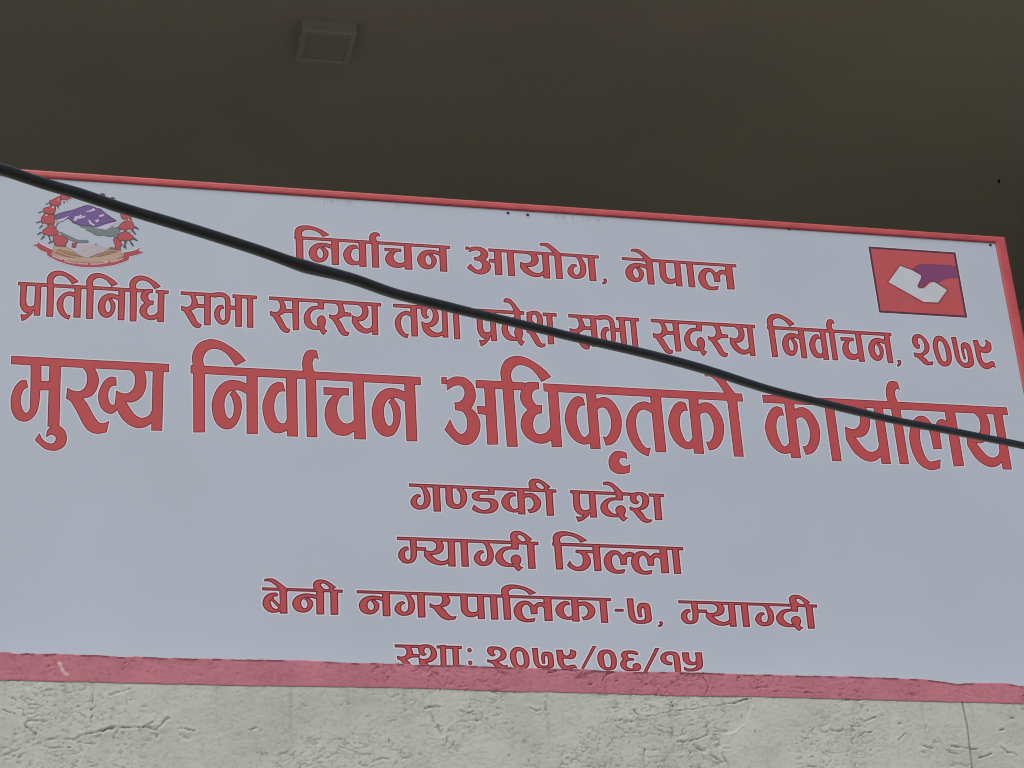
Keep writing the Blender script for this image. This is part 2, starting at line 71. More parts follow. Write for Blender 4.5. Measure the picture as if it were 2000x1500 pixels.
ART = {
 'flower': ['1540,36880! 1581,36949 1643,36993 1771,37016! 1806,36915! 1914,36859! 1819,36823! 1757,36762! 1724,36798! 1682,36773! 1649,36799! 1618,36757! 1601,36808', '1269,36690! 1310,36752 1394,36797 1466,36855 1550,36907! 1614,36886! 1606,36808 1604,36717! 1616,36654! 1570,36611! 1539,36557! 1486,36579! 1444,36550! 1379,36590! 1316,36578! 1303,36642!', '1111,36369! 1123,36460 1191,36504 1275,36536 1316,36578! 1380,36570 1464,36590! 1479,36462 1450,36357! 1437,36279! 1388,36301! 1326,36257! 1261,36297! 1198,36286! 1155,36321!', '1086,36174! 1156,36295! 1240,36289 1325,36283 1410,36302! 1466,36204 1453,36101! 1461,36012! 1421,35945! 1336,35957 1231,35943! 1187,35978! 1125,35954! 1076,36007! 1078,36084!', '1123,35705! 1162,35785 1255,35843 1294,35960! 1399,35969 1466,35872! 1510,35824 1554,35738! 1573,35663 1580,35587! 1496,35594! 1455,35540! 1369,35584! 1317,35567 1243,35594! 1169,35582! 1136,35630!', '1411,35587! 1516,35633 1622,35603! 1728,35599 1793,35540 1848,35468! 1829,35403 1789,35337! 1802,35245! 1696,35254! 1591,35233! 1463,35287! 1456,35362! 1417,35423! 1435,35500!', '3255,36487! 3341,36468 3482,36453 3590,36403! 3580,36331! 3603,36243! 3549,36290! 3485,36234! 3441,36295! 3378,36225! 3345,36287! 3290,36335!', '3200,35980! 3252,36074 3325,36170 3432,36229 3593,36242! 3637,36181 3660,36092! 3703,36031! 3651,35982 3587,35933! 3501,35964! 3416,35881! 3351,35940! 3276,35921!', '3197,35621! 3216,35737 3299,35833 3438,35883 3546,35827! 3600,35780 3677,35689! 3613,35627! 3561,35572! 3496,35586! 3412,35535! 3347,35581! 3273,35525!', '3080,35587! 3143,35655! 3239,35624 3304,35565! 3328,35465! 3350,35403! 3298,35348 3310,35247! 3236,35229! 3150,35261 3137,35412! 3103,35499!', '1967,35388! 2093,35398! 2065,35256 2045,35229! 1939,35247!'],
 'stamen': ['1350,36516! 1380,36570 1423,36548! 1414,36496 1382,36487!', '1189,36247! 1219,36287 1258,36252! 1243,36212 1206,36209!', '1511,36775! 1542,36816 1565,36772! 1533,36750!', '1179,35913! 1210,35948 1237,35905! 1203,35839!', '1394,35472! 1425,35487 1432,35449! 1406,35435!', '1458,36101! 1500,36117 1533,36081! 1492,36040!', '3474,36284! 3505,36313 3528,36263! 3496,36228!', '3378,36251! 3404,36266 3405,36221! 3373,36212!', '3512,35914! 3555,35943 3577,35893! 3535,35851!', '3322,35490! 3359,35499 3365,35442! 3328,35446!'],
 'leaf': ['1177,36612! 1270,36671! 1292,36647! 1198,36594!', '996,36321! 1079,36373! 1112,36343! 1008,36290!', '924,35970! 1069,36052! 1081,36014! 956,35953!', '1030,35800! 1085,35893! 1147,35924! 1128,35871! 1057,35789!', '985,35587! 1061,35675! 1124,35680! 1094,35627! 1001,35569!', '1085,35436! 1149,35548! 1212,35553! 1183,35494! 1101,35418!', '1291,35559! 1339,35556! 1375,35420! 1355,35393!', '1294,35325! 1355,35386! 1439,35399! 1419,35353! 1315,35307!', '1671,36768! 1714,36778! 1711,36681! 1685,36672!', '1756,36781! 1789,36771! 1785,36713!', '1519,36543! 1550,36558! 1568,36495! 1541,36493!', '3671,36068! 3735,36053! 3812,35975! 3780,35960! 3693,36005!', '3587,35958! 3641,35937! 3723,35815! 3697,35787! 3609,35883!', '3634,35680! 3698,35672! 3785,35589! 3743,35579! 3624,35634!', '3540,35570! 3582,35561! 3670,35427! 3639,35392! 3573,35471!', '3401,35547! 3476,35553! 3436,35396! 3469,35323! 3427,35307! 3362,35365! 3403,35445!', '2684,37082! 2754,37118! 2845,37073! 2828,37020! 2721,37028!', '2973,36975! 3044,37011! 3135,36958! 3010,36934!'],
 'hill': ['1926,36061! 2034,36018 2141,35962 2196,35902! 2270,35908 2358,35813 2465,35782! 2530,35724 2627,35680! 2797,35680! 2792,35910! 2621,35922 2461,35948 2300,36013 2138,36077!', '2582,35932! 2668,35888 2797,35872 2945,35909 3008,35978! 3092,36036! 3073,35944! 3168,36016! 3253,36010! 3307,35988! 3277,35883! 3236,35777 3207,35660! 3143,35642 3078,35676! 2929,35664 2800,35706! 2673,35696 2544,35750! 2500,35811 2425,35805! 2285,35909 2156,35951! 2091,35997! 2131,36077! 2324,36040 2496,35951!', '1467,35846! 1485,35924 1525,36004! 1671,36079! 1557,35981 1509,35837!', '1544,35737! 1650,35720 1779,35653 1919,35588 2069,35510! 2207,35495 2355,35519! 2420,35473! 2389,35420 2263,35398 2114,35393! 1944,35450 1815,35504 1685,35608!', '2581,35383! 2612,35417! 2645,35375! 2613,35367!', '1262,35958! 1452,35960! 1423,35894! 1255,35868!'],
 'mountain': ['1412,36238! 1515,36311 1704,36403 1914,36471! 2125,36578 2293,36669! 2443,36668 2584,36615! 2606,36565! 2680,36597! 2789,36515! 2835,36415! 2831,36080! 2780,35999! 2620,35961 2460,35974! 2248,35970 2065,36020 1925,36086! 1838,36169 1754,36137 1672,36054! 1606,36113 1490,36116! 1436,36151', '2631,36593! 2717,36574 2848,36455 3000,36338 3185,36210! 3026,36146 2856,36069! 2751,36009 2602,35985! 2442,35998 2279,36140! 2188,36351 2269,36512 2482,36529!'],
 'snow': ['1967,36128! 2016,36273! 2132,36295! 2152,36348! 2206,36327! 2176,36260! 2281,36320! 2304,36270! 2220,36225! 2135,36205! 2082,36188! 2041,36121!', '2299,36456! 2447,36513! 2488,36568! 2531,36585! 2575,36524! 2448,36462! 2342,36441!', '1501,36104! 1658,36168! 1856,36273! 1774,36177! 1671,36079! 1523,36068!', '2373,36185! 2427,36177! 2493,36079! 2580,36022! 2570,35989! 2484,36014! 2419,36073!', '2555,36174! 2639,36219! 2682,36210! 2663,36131! 2610,36114!', '2679,36351! 2785,36405! 2828,36389! 2797,36335! 2691,36300!', '2603,35947! 2730,35995! 2835,36054! 3026,36133! 3186,36184! 3261,36177! 3198,36108! 3112,36114! 2986,36015! 2976,35950! 2881,35917! 2753,35907! 2646,35912!'],
 'hand_clasp': ['1445,35084! 1458,35232 1632,35266 1880,35208 2167,35011 2380,34934 2660,35026 2973,35260 3079,35289 3256,35281! 3395,35059! 3157,34932 2876,34844 2384,34774 1892,34789 1645,34846 1414,34964!'],
 'hand_line': ['1559,35155! 1848,35113 2096,35047 2274,34955! 2169,34943 1851,34987 1567,35101!', '1498,35066! 1817,34955 2100,34901! 1819,34909 1500,35012!', '2450,34964! 2764,35118 3045,35202 3241,35183! 3012,35094 2732,34985!', '2989,35325! 3167,35317! 3169,35232! 2974,35231!'],
 'map': ['2124,35294! 2405,35358 2652,35363 2972,35290! 2799,35150 2519,35037 2344,34990 2165,35074!'],
 'ribbon': ['980,35394! 1106,35277 1285,35177 1445,35105! 1397,34954! 1681,34841 2068,34768 2455,34771 2841,34816 3157,34915 3403,35059! 3358,35162! 3577,35220 3736,35287 3849,35381! 3801,35250! 3951,35235! 3774,35137 3545,35049! 3529,34942! 3160,34755 2739,34653 2388,34615 1967,34648 1578,34766! 1293,34917! 1272,35020! 1077,35098 987,35197! 870,35230! 1036,35284!'],
 'motto': ['1432,34940! 1575,34875 1716,34826! 1717,34785! 1541,34839 1413,34901!', '1759,34804! 1928,34771 2086,34753! 2084,34702! 1912,34715 1753,34758!', '2104,34750! 2262,34745 2413,34747! 2414,34697! 2246,34693 2098,34699!', '2469,34747! 2736,34775 2968,34842! 2969,34792! 2737,34729 2474,34693!', '3024,34855! 3210,34927 3375,35007! 3390,34957! 3211,34864 3032,34800!'],
 'hand_shade': ['1532,35124! 1742,35118 1954,35088 2131,35029 2238,34974! 2063,34974 1815,35027 1533,35082!', '2541,34983! 2765,35088 3011,35166 3205,35180! 3012,35115 2766,35029 2591,34962!'],
 'ballot_edge': ['25842,37053! 28697,37047! 28696,34709! 25852,34705!'],
 'ballot_field': ['25910,36979! 28622,36977! 28629,34781! 25911,34776!'],
 'ballot_outline': ['26773,36463! 27178,36336! 27483,36147! 27414,35973 27294,35737 27321,35648! 27458,35671 27680,35869 27832,35980! 28250,35676! 27848,35144! 27332,35132! 26250,35796!'],
 'ballot_paper': ['26783,36418! 27150,36288! 27421,36125! 27385,36003 27245,35747 27289,35655! 27441,35670 27680,35869 27814,35924! 28188,35653! 27822,35188! 27356,35179! 26310,35809!'],
 'ballot_hand': ['27180,36346! 27321,36448 27457,36517 27880,36548 28344,36558 28606,36540! 28599,36116! 28266,36079 28014,35947 27859,35890! 27664,35922 27433,35701 27326,35680 27269,35740 27396,35995 27439,36135!'],
 'ballot_slot': ['26471,35227! 27239,35252! 27230,35193! 26461,35159!'],
}
FRAME = {'top': 3.7723, 'inner_top': 3.7487, 'right': 3.0435, 'inner_right': 3.0089}
SCREWS = [(1.4577, 3.7377), (1.5175, 3.7361), (2.3346, 3.7487), (2.9909, 3.7408)]
CABLE = [(-5.9454, -1.0166, 1.4432, 0.009), (-3.8895, 0.339, 1.4425, 0.009), (-2.2447, 1.4236, 1.5769, 0.009), (-1.0112, 2.2369, 1.7565, 0.009), (-0.1888, 2.7792, 1.9137, 0.00895), (-0.0925, 2.8425, 1.9343, 0.00918), (-0.0059, 2.8998, 1.952, 0.00903), (0.0316, 2.9257, 1.9575, 0.00875), (0.0697, 2.9519, 1.9634, 0.00884), (0.1085, 2.9779, 1.9707, 0.00911), (0.1482, 3.0053, 1.9766, 0.00902), (0.1886, 3.0332, 1.9827, 0.00892), (0.2933, 3.1041, 2.0009, 0.00915), (0.4035, 3.1797, 2.0183, 0.00919), (0.4586, 3.2183, 2.0255, 0.00971), (0.4773, 3.2312, 2.0282, 0.01056), (0.4933, 3.2422, 2.0307, 0.01101), (0.5151, 3.2566, 2.0351, 0.01045), (0.5534, 3.2817, 2.0434, 0.00971), (0.5925, 3.3081, 2.0504, 0.00959), (0.6526, 3.3502, 2.0582, 0.0093), (0.6934, 3.3775, 2.066, 0.00917), (0.756, 3.4186, 2.0794, 0.00929), (0.8203, 3.4608, 2.0933, 0.00877), (0.8752, 3.4966, 2.1057, 0.00842), (0.9315, 3.5334, 2.118, 0.00839), (0.9891, 3.5712, 2.1306, 0.00849), (1.0481, 3.61, 2.1431, 0.0085), (1.2083, 3.7142, 2.1797, 0.00902), (1.3728, 3.8233, 2.213, 0.00931), (1.5487, 3.9429, 2.2426, 0.00861), (1.6977, 4.0413, 2.2736, 0.00884), (1.9205, 4.1875, 2.322, 0.00839), (2.0907, 4.2965, 2.364, 0.00863), (2.2712, 4.4126, 2.4075, 0.00861), (2.3848, 4.4859, 2.4348, 0.00877), (2.6883, 4.6814, 2.5075, 0.00889), (3.1418, 4.9715, 2.6203, 0.00917), (3.7418, 5.2148, 2.7578, 0.0092), (4.6418, 5.3248, 2.9314, 0.0092), (6.1418, 5.3538, 3.147, 0.0092), (8.1418, 5.3563, 3.3233, 0.0092), (10.1418, 5.3564, 3.4084, 0.0092)]
WALL_TOP = [(0.0505, 2.2638), (0.0691, 2.2637), (0.0849, 2.2597), (0.1191, 2.2623), (0.1442, 2.2606), (0.1911, 2.2625), (0.2384, 2.2604), (0.2952, 2.2612), (0.3269, 2.2593), (0.3587, 2.2567), (0.3809, 2.26), (0.4128, 2.2595), (0.4544, 2.2575), (0.4928, 2.2585), (0.525, 2.2583), (0.6089, 2.2598), (0.6543, 2.2593), (0.6869, 2.2591), (0.8178, 2.2601), (0.9466, 2.2571), (0.9832, 2.2581), (1.0265, 2.2578), (1.06, 2.2583), (1.0834, 2.2564), (1.1506, 2.2564), (1.2182, 2.2581), (1.2452, 2.2571), (1.286, 2.2563), (1.3473, 2.2554), (1.402, 2.255), (1.4501, 2.2552), (1.5434, 2.2557), (1.5953, 2.2534), (1.6301, 2.2525), (1.6999, 2.2525), (1.7703, 2.2535), (1.8764, 2.2543), (1.9474, 2.2532), (2.0188, 2.2524), (2.0548, 2.2533), (2.1375, 2.2524), (2.2355, 2.253), (2.3156, 2.2524), (2.3816, 2.2518), (2.4921, 2.2508), (2.5469, 2.2458), (2.5942, 2.2395), (2.6396, 2.2432), (2.7338, 2.2455), (2.7595, 2.2416), (2.774, 2.2382), (2.789, 2.2378)]
BAND_BOTTOM = [(0.0536, 2.1903), (0.209, 2.1896), (0.4614, 2.1888), (0.6863, 2.1897), (0.948, 2.1924), (1.1811, 2.1919), (1.4524, 2.1911), (1.3499, 2.1887), (1.6942, 2.1895), (1.799, 2.1883), (2.0472, 2.1903), (2.3066, 2.1888), (2.5931, 2.1878), (2.7797, 2.1863)]
CRACKS = [[(0.2352, 2.0394), (0.2566, 2.048), (0.275, 2.055), (0.306, 2.0623), (0.3308, 2.0687), (0.3557, 2.0699), (0.3839, 2.0711), (0.4028, 2.0691), (0.4373, 2.0715), (0.4498, 2.0851), (0.4591, 2.0981), (0.4686, 2.099), 0.0045], [(0.306, 2.0606), (0.3277, 2.0677), 0.008], [(0.4028, 2.0691), (0.4277, 2.0881), 0.003], [(0.491, 2.0708), (0.5321, 2.0682), 0.004], [(0.1129, 2.0984), (0.1257, 2.0837), (0.166, 2.0795), 0.004], [(0.117, 2.0719), (0.1454, 2.0493), 0.004], [(0.1836, 2.013), (0.2265, 2.0177), 0.003], [(0.2768, 2.1726), (0.2791, 2.0801), 0.002], [(0.362, 2.161), (0.3629, 2.1069), 0.002], [(0.3966, 2.064), (0.3983, 2.054), 0.005], [(0.4359, 2.058), (0.4376, 2.048), 0.005], [(0.4051, 2.1297), (0.4145, 2.1282), 0.006], [(0.5069, 2.0493), (0.5148, 2.0478), 0.007], [(0.1673, 2.225), (0.1797, 2.226), 0.004], [(0.3779, 2.2469), (0.3837, 2.2456), 0.006], [(0.1129, 2.2611), (0.1207, 2.2613), 0.006], [(0.6349, 2.2612), (0.6543, 2.2576), 0.007], [(0.4672, 2.2589), (0.4768, 2.2591), 0.005], [(0.359, 2.2395), (0.3653, 2.2431), 0.003], [(0.063, 2.114), (0.0912, 2.1013), 0.003], [(0.1631, 2.1632), (0.1817, 2.1653), 0.004], [(0.3227, 2.155), (0.3446, 2.1623), (0.376, 2.1732), 0.0035], [(0.666, 2.0741), (0.6885, 2.0814), 0.005], [(1.6815, 2.127), (1.777, 2.1432), (1.8769, 2.1596), (2.0036, 2.1839), 0.0028], [(1.6695, 2.148), (1.6855, 2.1324), 0.004], [(1.6271, 2.0978), (1.6533, 2.0825), (1.6742, 2.0846), 0.004], [(1.6921, 2.036), (1.6925, 1.9839), 0.004], [(1.7825, 2.0585), (1.8216, 2.0662), (1.8715, 2.076), 0.0035], [(1.7825, 2.0585), (1.7895, 2.0586), 0.006], [(1.8699, 2.0285), (1.899, 2.0079), 0.005], [(1.9099, 2.0432), (1.9312, 2.0453), 0.004], [(1.9052, 2.0326), (1.9184, 1.9943), 0.004], [(1.8622, 2.2547), (1.874, 2.2315), (1.8823, 2.21), (1.8694, 2.1881), 0.0032], [(1.4368, 2.1642), (1.4358, 2.1396), 0.003], [(1.3946, 2.144), (1.4111, 2.1373), (1.4251, 2.1429), 0.004], [(1.7765, 2.1735), (1.7815, 2.1469), 0.003], [(1.6179, 2.1117), (1.6391, 2.1174), 0.003], [(1.8267, 2.0488), (1.8535, 2.0387), 0.007], [(1.6632, 2.1161), (1.6636, 2.1126), 0.006], [(1.9527, 2.1738), (1.9891, 2.1818), 0.005], [(1.9662, 2.1364), (1.9689, 2.1293), 0.005], [(1.873, 2.1559), (1.8717, 2.0777), 0.0022], [(1.1149, 2.1346), (1.1319, 2.1419), (1.1586, 2.1435), 0.0042], [(1.1311, 2.1262), (1.14, 2.1022), (1.1493, 2.0868), 0.004], [(1.1493, 2.0868), (1.1583, 2.0663), 0.006], [(1.1396, 2.2367), (1.1528, 2.2317), (1.1576, 2.2265), 0.0045], [(1.1519, 2.2141), (1.1613, 2.2002), (1.1605, 2.1826), 0.003], [(1.1241, 2.1923), (1.1304, 2.2206), (1.1428, 2.2332), 0.002], [(1.1746, 2.0615), (1.1739, 2.0477), 0.005], [(1.0224, 2.0553), (1.0214, 2.0467), 0.006], [(1.0314, 2.164), (1.0498, 2.1697), 0.004], [(0.9652, 2.1107), (0.9817, 2.1145), 0.004], [(1.2117, 2.1349), (1.2282, 2.1282), (1.2453, 2.1356), 0.004], [(1.2342, 2.1465), (1.2392, 2.1459), 0.007], [(1.2701, 2.1274), (1.2706, 2.1187), 0.006], [(1.2522, 2.1079), (1.2555, 2.1072), 0.007], [(1.4368, 2.1642), (1.4359, 2.1413), 0.004], [(1.3963, 2.144), (1.4145, 2.1374), 0.004], [(1.539, 2.0699), (1.542, 2.0647), 0.005], [(2.6003, 2.1861), (2.6041, 2.1203), (2.5989, 2.0011), -0.0032], [(2.5465, 2.0612), (2.5858, 2.0547), (2.623, 2.0572), 0.004], [(2.687, 2.0637), (2.7098, 2.046), (2.7332, 2.0319), 0.005], [(2.6188, 2.0319), (2.6616, 2.0452), 0.0045], [(2.295, 2.1323), (2.3124, 2.1272), (2.347, 2.1406), 0.004], [(2.4664, 2.0635), (2.494, 2.0531), 0.005], [(2.2806, 2.0817), (2.308, 2.0965), (2.3303, 2.1005), 0.0035], [(2.2743, 2.1139), (2.2738, 2.1049), 0.005], [(2.404, 2.12), (2.4134, 2.122), 0.006], [(2.7276, 2.1465), (2.7386, 2.1456), 0.006], [(2.6954, 2.1118), (2.707, 2.1142), 0.005], [(2.4564, 2.046), (2.4653, 2.0448), 0.006], [(2.2083, 2.1054), (2.2145, 2.0984), (2.2436, 2.1007), 0.0045], [(2.4029, 2.0767), (2.4276, 2.0952), 0.003], [(2.4862, 2.1198), (2.4869, 2.1126), 0.005], [(2.111, 2.2135), (2.1545, 2.2163), 0.004], [(2.1531, 2.2054), (2.1708, 2.2029), (2.2039, 2.2073), 0.003], [(2.0597, 2.205), (2.0811, 2.2045), 0.003], [(2.1366, 2.2451), (2.1425, 2.2489), 0.004], [(1.4494, 2.2444), (1.4911, 2.2501), (1.5257, 2.2499), (1.547, 2.2565), 0.004], [(1.5457, 2.2407), (1.567, 2.2473), 0.005], [(1.5899, 2.23), (1.6087, 2.2466), 0.003], [(1.6087, 2.2473), (1.6267, 2.2535), 0.007], [(1.7846, 2.2203), (1.7934, 2.2205), 0.006], [(1.733, 2.2317), (1.7499, 2.2249), 0.003], [(1.7349, 2.2137), (1.7457, 2.2176), 0.004], [(1.6277, 2.2255), (1.6349, 2.2275), 0.004], [(1.5578, 2.2185), (1.5683, 2.2205), 0.004]]
SCARS = [[(2.0082, 2.1624), (1.995, 2.1406), (1.9779, 2.1152), (1.9504, 2.0916), (1.9216, 2.0857), 0.004], [(0.1967, 2.2336), (0.2019, 2.2166), (0.2085, 2.2083), (0.2163, 2.2068), 0.006], [(0.1951, 2.2352), (0.1985, 2.2268), 0.008]]

EYE = 1.60                      # camera height; all traced heights are relative to it

# ------------------------------------------------------------------ camera
cam_d = bpy.data.cameras.new('camera')
cam = bpy.data.objects.new('camera', cam_d)
col.objects.link(cam)
cam.matrix_world = Matrix.Translation((0, 0, EYE)) @ Matrix(CAM_ROT).to_4x4()
cam_d.sensor_width = 36.0
cam_d.lens = LENS
cam_d.clip_start = 0.05
cam_d.clip_end = 2000
scene.camera = cam

# ------------------------------------------------------------------ sky, sun, exposure
SUN_EL, SUN_AZ = math.radians(58), math.radians(205)      # high sun behind cloud, from the street side
world = bpy.data.worlds.new('World')
scene.world = world
world.use_nodes = True
nt = world.node_tree
nt.nodes.clear()
sky = nt.nodes.new('ShaderNodeTexSky')
sky.sky_type = 'NISHITA'
sky.sun_disc = False
sky.sun_elevation = SUN_EL
sky.sun_rotation = SUN_AZ
sky.dust_density = 4.0
sky.air_density = 1.0
bg = nt.nodes.new('ShaderNodeBackground')
bg.inputs['Strength'].default_value = 0.10
wo = nt.nodes.new('ShaderNodeOutputWorld')
nt.links.new(sky.outputs[0], bg.inputs[0])
nt.links.new(bg.outputs[0], wo.inputs[0])

sun_d = bpy.data.lights.new('sun', 'SUN')
sun_d.energy = 1.0
sun_d.angle = math.radians(45)
sun_d.color = (1.0, 0.97, 0.93)
sun = bpy.data.objects.new('sun', sun_d)
col.objects.link(sun)
# Nishita: rotation 0 puts the sun at +Y and turns clockwise seen from above
sdir = Vector((math.sin(SUN_AZ) * math.cos(SUN_EL), math.cos(SUN_AZ) * math.cos(SUN_EL), math.sin(SUN_EL)))
sun.rotation_euler = sdir.to_track_quat('Z', 'Y').to_euler()
sun.location = (0, -10, 20)

scene.view_settings.view_transform = 'Standard'
scene.view_settings.look = 'None'
scene.view_settings.gamma = 1.0
scene.view_settings.exposure = 0.17
scene.cycles.filter_width = 1.05
scene.cycles.max_bounces = 8
scene.cycles.diffuse_bounces = 6

# ------------------------------------------------------------------ helpers
rng = np.random.default_rng(7)


def tag(o, label=None, cat=None, group=None, kind=None):
    if label: o['label'] = label
    if cat: o['category'] = cat
    if group: o['group'] = group
    if kind: o['kind'] = kind
    return o


def empty(name, loc, label, cat):
    o = bpy.data.objects.new(name, None)
    o.empty_display_size = 0.2
    o.location = loc
    col.objects.link(o)
    return tag(o, label, cat)


def link(name, me, mats, parent=None, label=None):
    for m in (mats if isinstance(mats, (list, tuple)) else [mats]):
        me.materials.append(m)
    o = bpy.data.objects.new(name, me)
    col.objects.link(o)
    if parent is not None:
        o.parent = parent
        b = parent
        off = Vector((0, 0, 0))
        while b is not None:
            off += b.location
            b = b.parent
        me.transform(Matrix.Translation(-off))
    if label: o['label'] = label
    return o


def mesh_from(name, verts, faces, idx=None, smooth=False):
    me = bpy.data.meshes.new(name)
    me.from_pydata([tuple(v) for v in verts], [], [tuple(f) for f in faces])
    if idx is not None:
        me.polygons.foreach_set('material_index', idx)
    if smooth:
        me.polygons.foreach_set('use_smooth', [True] * len(me.polygons))
    me.update()
    return me


def box_mesh(name, boxes, bevel=0.0, segs=2):
    bm = bmesh.new()
    for (x0, y0, z0, x1, y1, z1) in boxes:
        r = bmesh.ops.create_cube(bm, size=1.0)
        bmesh.ops.scale(bm, vec=(x1 - x0, y1 - y0, z1 - z0), verts=r['verts'])
        bmesh.ops.translate(bm, vec=((x0 + x1) / 2, (y0 + y1) / 2, (z0 + z1) / 2), verts=r['verts'])
    if bevel > 0:
        bmesh.ops.bevel(bm, geom=bm.edges[:], offset=bevel, segments=segs, affect='EDGES', profile=0.6)
    me = bpy.data.meshes.new(name)
    bm.to_mesh(me)
    bm.free()
    if bevel > 0:
        me.polygons.foreach_set('use_smooth', [True] * len(me.polygons))
    return me


# ------------------------------------------------------------------ materials
def material(name, base, rough=0.6, spec=0.3):
    m = bpy.data.materials.new(name)
    m.use_nodes = True
    n = m.node_tree.nodes
    b = n['Principled BSDF']
    b.inputs['Base Color'].default_value = (*base, 1)
    b.inputs['Roughness'].default_value = rough
    b.inputs['Specular IOR Level'].default_value = spec
    return m, m.node_tree, b


def mottled(name, base, amt=0.1, scale=6.0, rough=0.6, spec=0.3, bump=0.0, bscale=120.0, hue=(1, 1, 1), detail=6):
    """base colour varied by cloud noise in object space, with optional fine bump"""
    m, t, b = material(name, base, rough, spec)
    tc = t.nodes.new('ShaderNodeTexCoord')
    nz = t.nodes.new('ShaderNodeTexNoise')
    nz.inputs['Scale'].default_value = scale
    nz.inputs['Detail'].default_value = detail
    t.links.new(tc.outputs['Object'], nz.inputs['Vector'])
    rp = t.nodes.new('ShaderNodeValToRGB')
    rp.color_ramp.elements[0].position = 0.3
    rp.color_ramp.elements[1].position = 0.7
    lo = tuple(c * (1 - amt) * h for c, h in zip(base, hue))
    hi = tuple(min(1, c * (1 + amt)) for c in base)
    rp.color_ramp.elements[0].color = (*lo, 1)
    rp.color_ramp.elements[1].color = (*hi, 1)
    t.links.new(nz.outputs['Fac'], rp.inputs['Fac'])
    t.links.new(rp.outputs['Color'], b.inputs['Base Color'])
    if bump:
        n2 = t.nodes.new('ShaderNodeTexNoise')
        n2.inputs['Scale'].default_value = bscale
        n2.inputs['Detail'].default_value = 5
        t.links.new(tc.outputs['Object'], n2.inputs['Vector'])
        bp = t.nodes.new('ShaderNodeBump')
        bp.inputs['Strength'].default_value = bump
        bp.inputs['Distance'].default_value = 0.004
        t.links.new(n2.outputs['Fac'], bp.inputs['Height'])
        t.links.new(bp.outputs['Normal'], b.inputs['Normal'])
    return m


def plaster(name, base, dirt, chip, bump):
    m = mottled(name, base, 0.07, 9.0, 0.85, 0.15, bump, 420.0)
    t = m.node_tree
    b = t.nodes['Principled BSDF']
    src = b.inputs['Base Color'].links[0].from_socket
    for attr, c in (('dirt', dirt), ('chip', chip)):
        at = t.nodes.new('ShaderNodeAttribute')
        at.attribute_name = attr
        mx = t.nodes.new('ShaderNodeMix')
        mx.data_type = 'RGBA'
        mx.inputs[7].default_value = (*c, 1)
        t.links.new(at.outputs['Fac'], mx.inputs[0])
        t.links.new(src, mx.inputs[6])
        src = mx.outputs[2]
    t.links.new(src, b.inputs['Base Color'])
    return m


M_PANEL = mottled('printed_white_vinyl', (0.548, 0.616, 0.700), 0.028, 2.2, 0.45, 0.35, hue=(0.985, 1.0, 1.0))
M_RED = mottled('printed_red', (0.600, 0.084, 0.088), 0.05, 9.0, 0.5, 0.3)
M_RIM = mottled('dark_red_edge_rim', (0.175, 0.012, 0.034), 0.05, 9.0, 0.5, 0.3)  # edge darkening from sharpening, put into the colour along each letter
M_HALO = mottled('pale_edge_glow', (0.88, 0.80, 0.845), 0.02, 9.0, 0.5, 0.3)  # bright sharpening glow around printed edges, put into the colour
M_FRAME = mottled('red_painted_frame', (0.60, 0.088, 0.092), 0.14, 14.0, 0.42, 0.45, 0.10, 60.0)
M_STAIN = mottled('rust_stain', (0.50, 0.545, 0.585), 0.10, 40.0, 0.6, 0.2)
M_SCREW = mottled('dark_screw', (0.03, 0.03, 0.035), 0.1, 50.0, 0.5, 0.4)
M_WALL = plaster('pale_plaster', (0.63, 0.655, 0.572), (0.155, 0.15, 0.12), (0.84, 0.84, 0.80), 0.16)
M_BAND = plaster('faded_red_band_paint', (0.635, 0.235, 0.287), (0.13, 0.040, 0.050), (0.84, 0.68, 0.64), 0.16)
M_LIP = mottled('dusty_cement', (0.42, 0.41, 0.38), 0.15, 12.0, 0.9, 0.1)
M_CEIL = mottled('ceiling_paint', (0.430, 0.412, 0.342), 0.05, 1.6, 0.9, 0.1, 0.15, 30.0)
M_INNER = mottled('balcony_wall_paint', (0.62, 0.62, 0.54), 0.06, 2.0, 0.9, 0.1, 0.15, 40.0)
M_FLOOR = mottled('balcony_floor', (0.34, 0.33, 0.30), 0.1, 4.0, 0.8, 0.2)
M_GROUND = mottled('dusty_asphalt', (0.21, 0.20, 0.18), 0.25, 0.7, 0.95, 0.1, 0.3, 40.0)
M_LAMP = mottled('lamp_housing', (0.44, 0.42, 0.37), 0.03, 20.0, 0.45, 0.4)
M_DIFF = mottled('lamp_diffuser', (0.39, 0.365, 0.305), 0.02, 20.0, 0.35, 0.4)
M_CABLE = mottled('black_rubber', (0.011, 0.011, 0.012), 0.3, 30.0, 0.36, 0.6, 0.08, 80.0)
M_HOLE = material('dark_hole', (0.02, 0.018, 0.015), 0.9, 0.1)[0]


# ------------------------------------------------------------------ outline drawing
def parse(s):
    pts = []
    for t in s.split():
        k = t.endswith('!')
        x, y = t.rstrip('!').split(',')
        pts.append((float(x), float(y), k))
    return pts


def smooth(pts, n=5):
    """closed Catmull-Rom curve; '!' points stay sharp corners"""
    N = len(pts)
    out = []
    P = [np.array(q[:2]) for q in pts]
    K = [q[2] for q in pts]
    for i in range(N):
        a, b = P[i], P[(i + 1) % N]
        out.append(a)
        if K[i] and K[(i + 1) % N]:
            continue
        p0 = P[i - 1] if not K[i] else a - (b - a) * 0.3
        p3 = P[(i + 2) % N] if not K[(i + 1) % N] else b + (b - a) * 0.3
        m0, m1 = (b - p0) / 2, (p3 - a) / 2
        for j in range(1, n):
            t = j / n
            out.append((2*t**3 - 3*t**2 + 1) * a + (t**3 - 2*t**2 + t) * m0 + (-2*t**3 + 3*t**2) * b + (t**3 - t**2) * m1)
    return np.array(out)


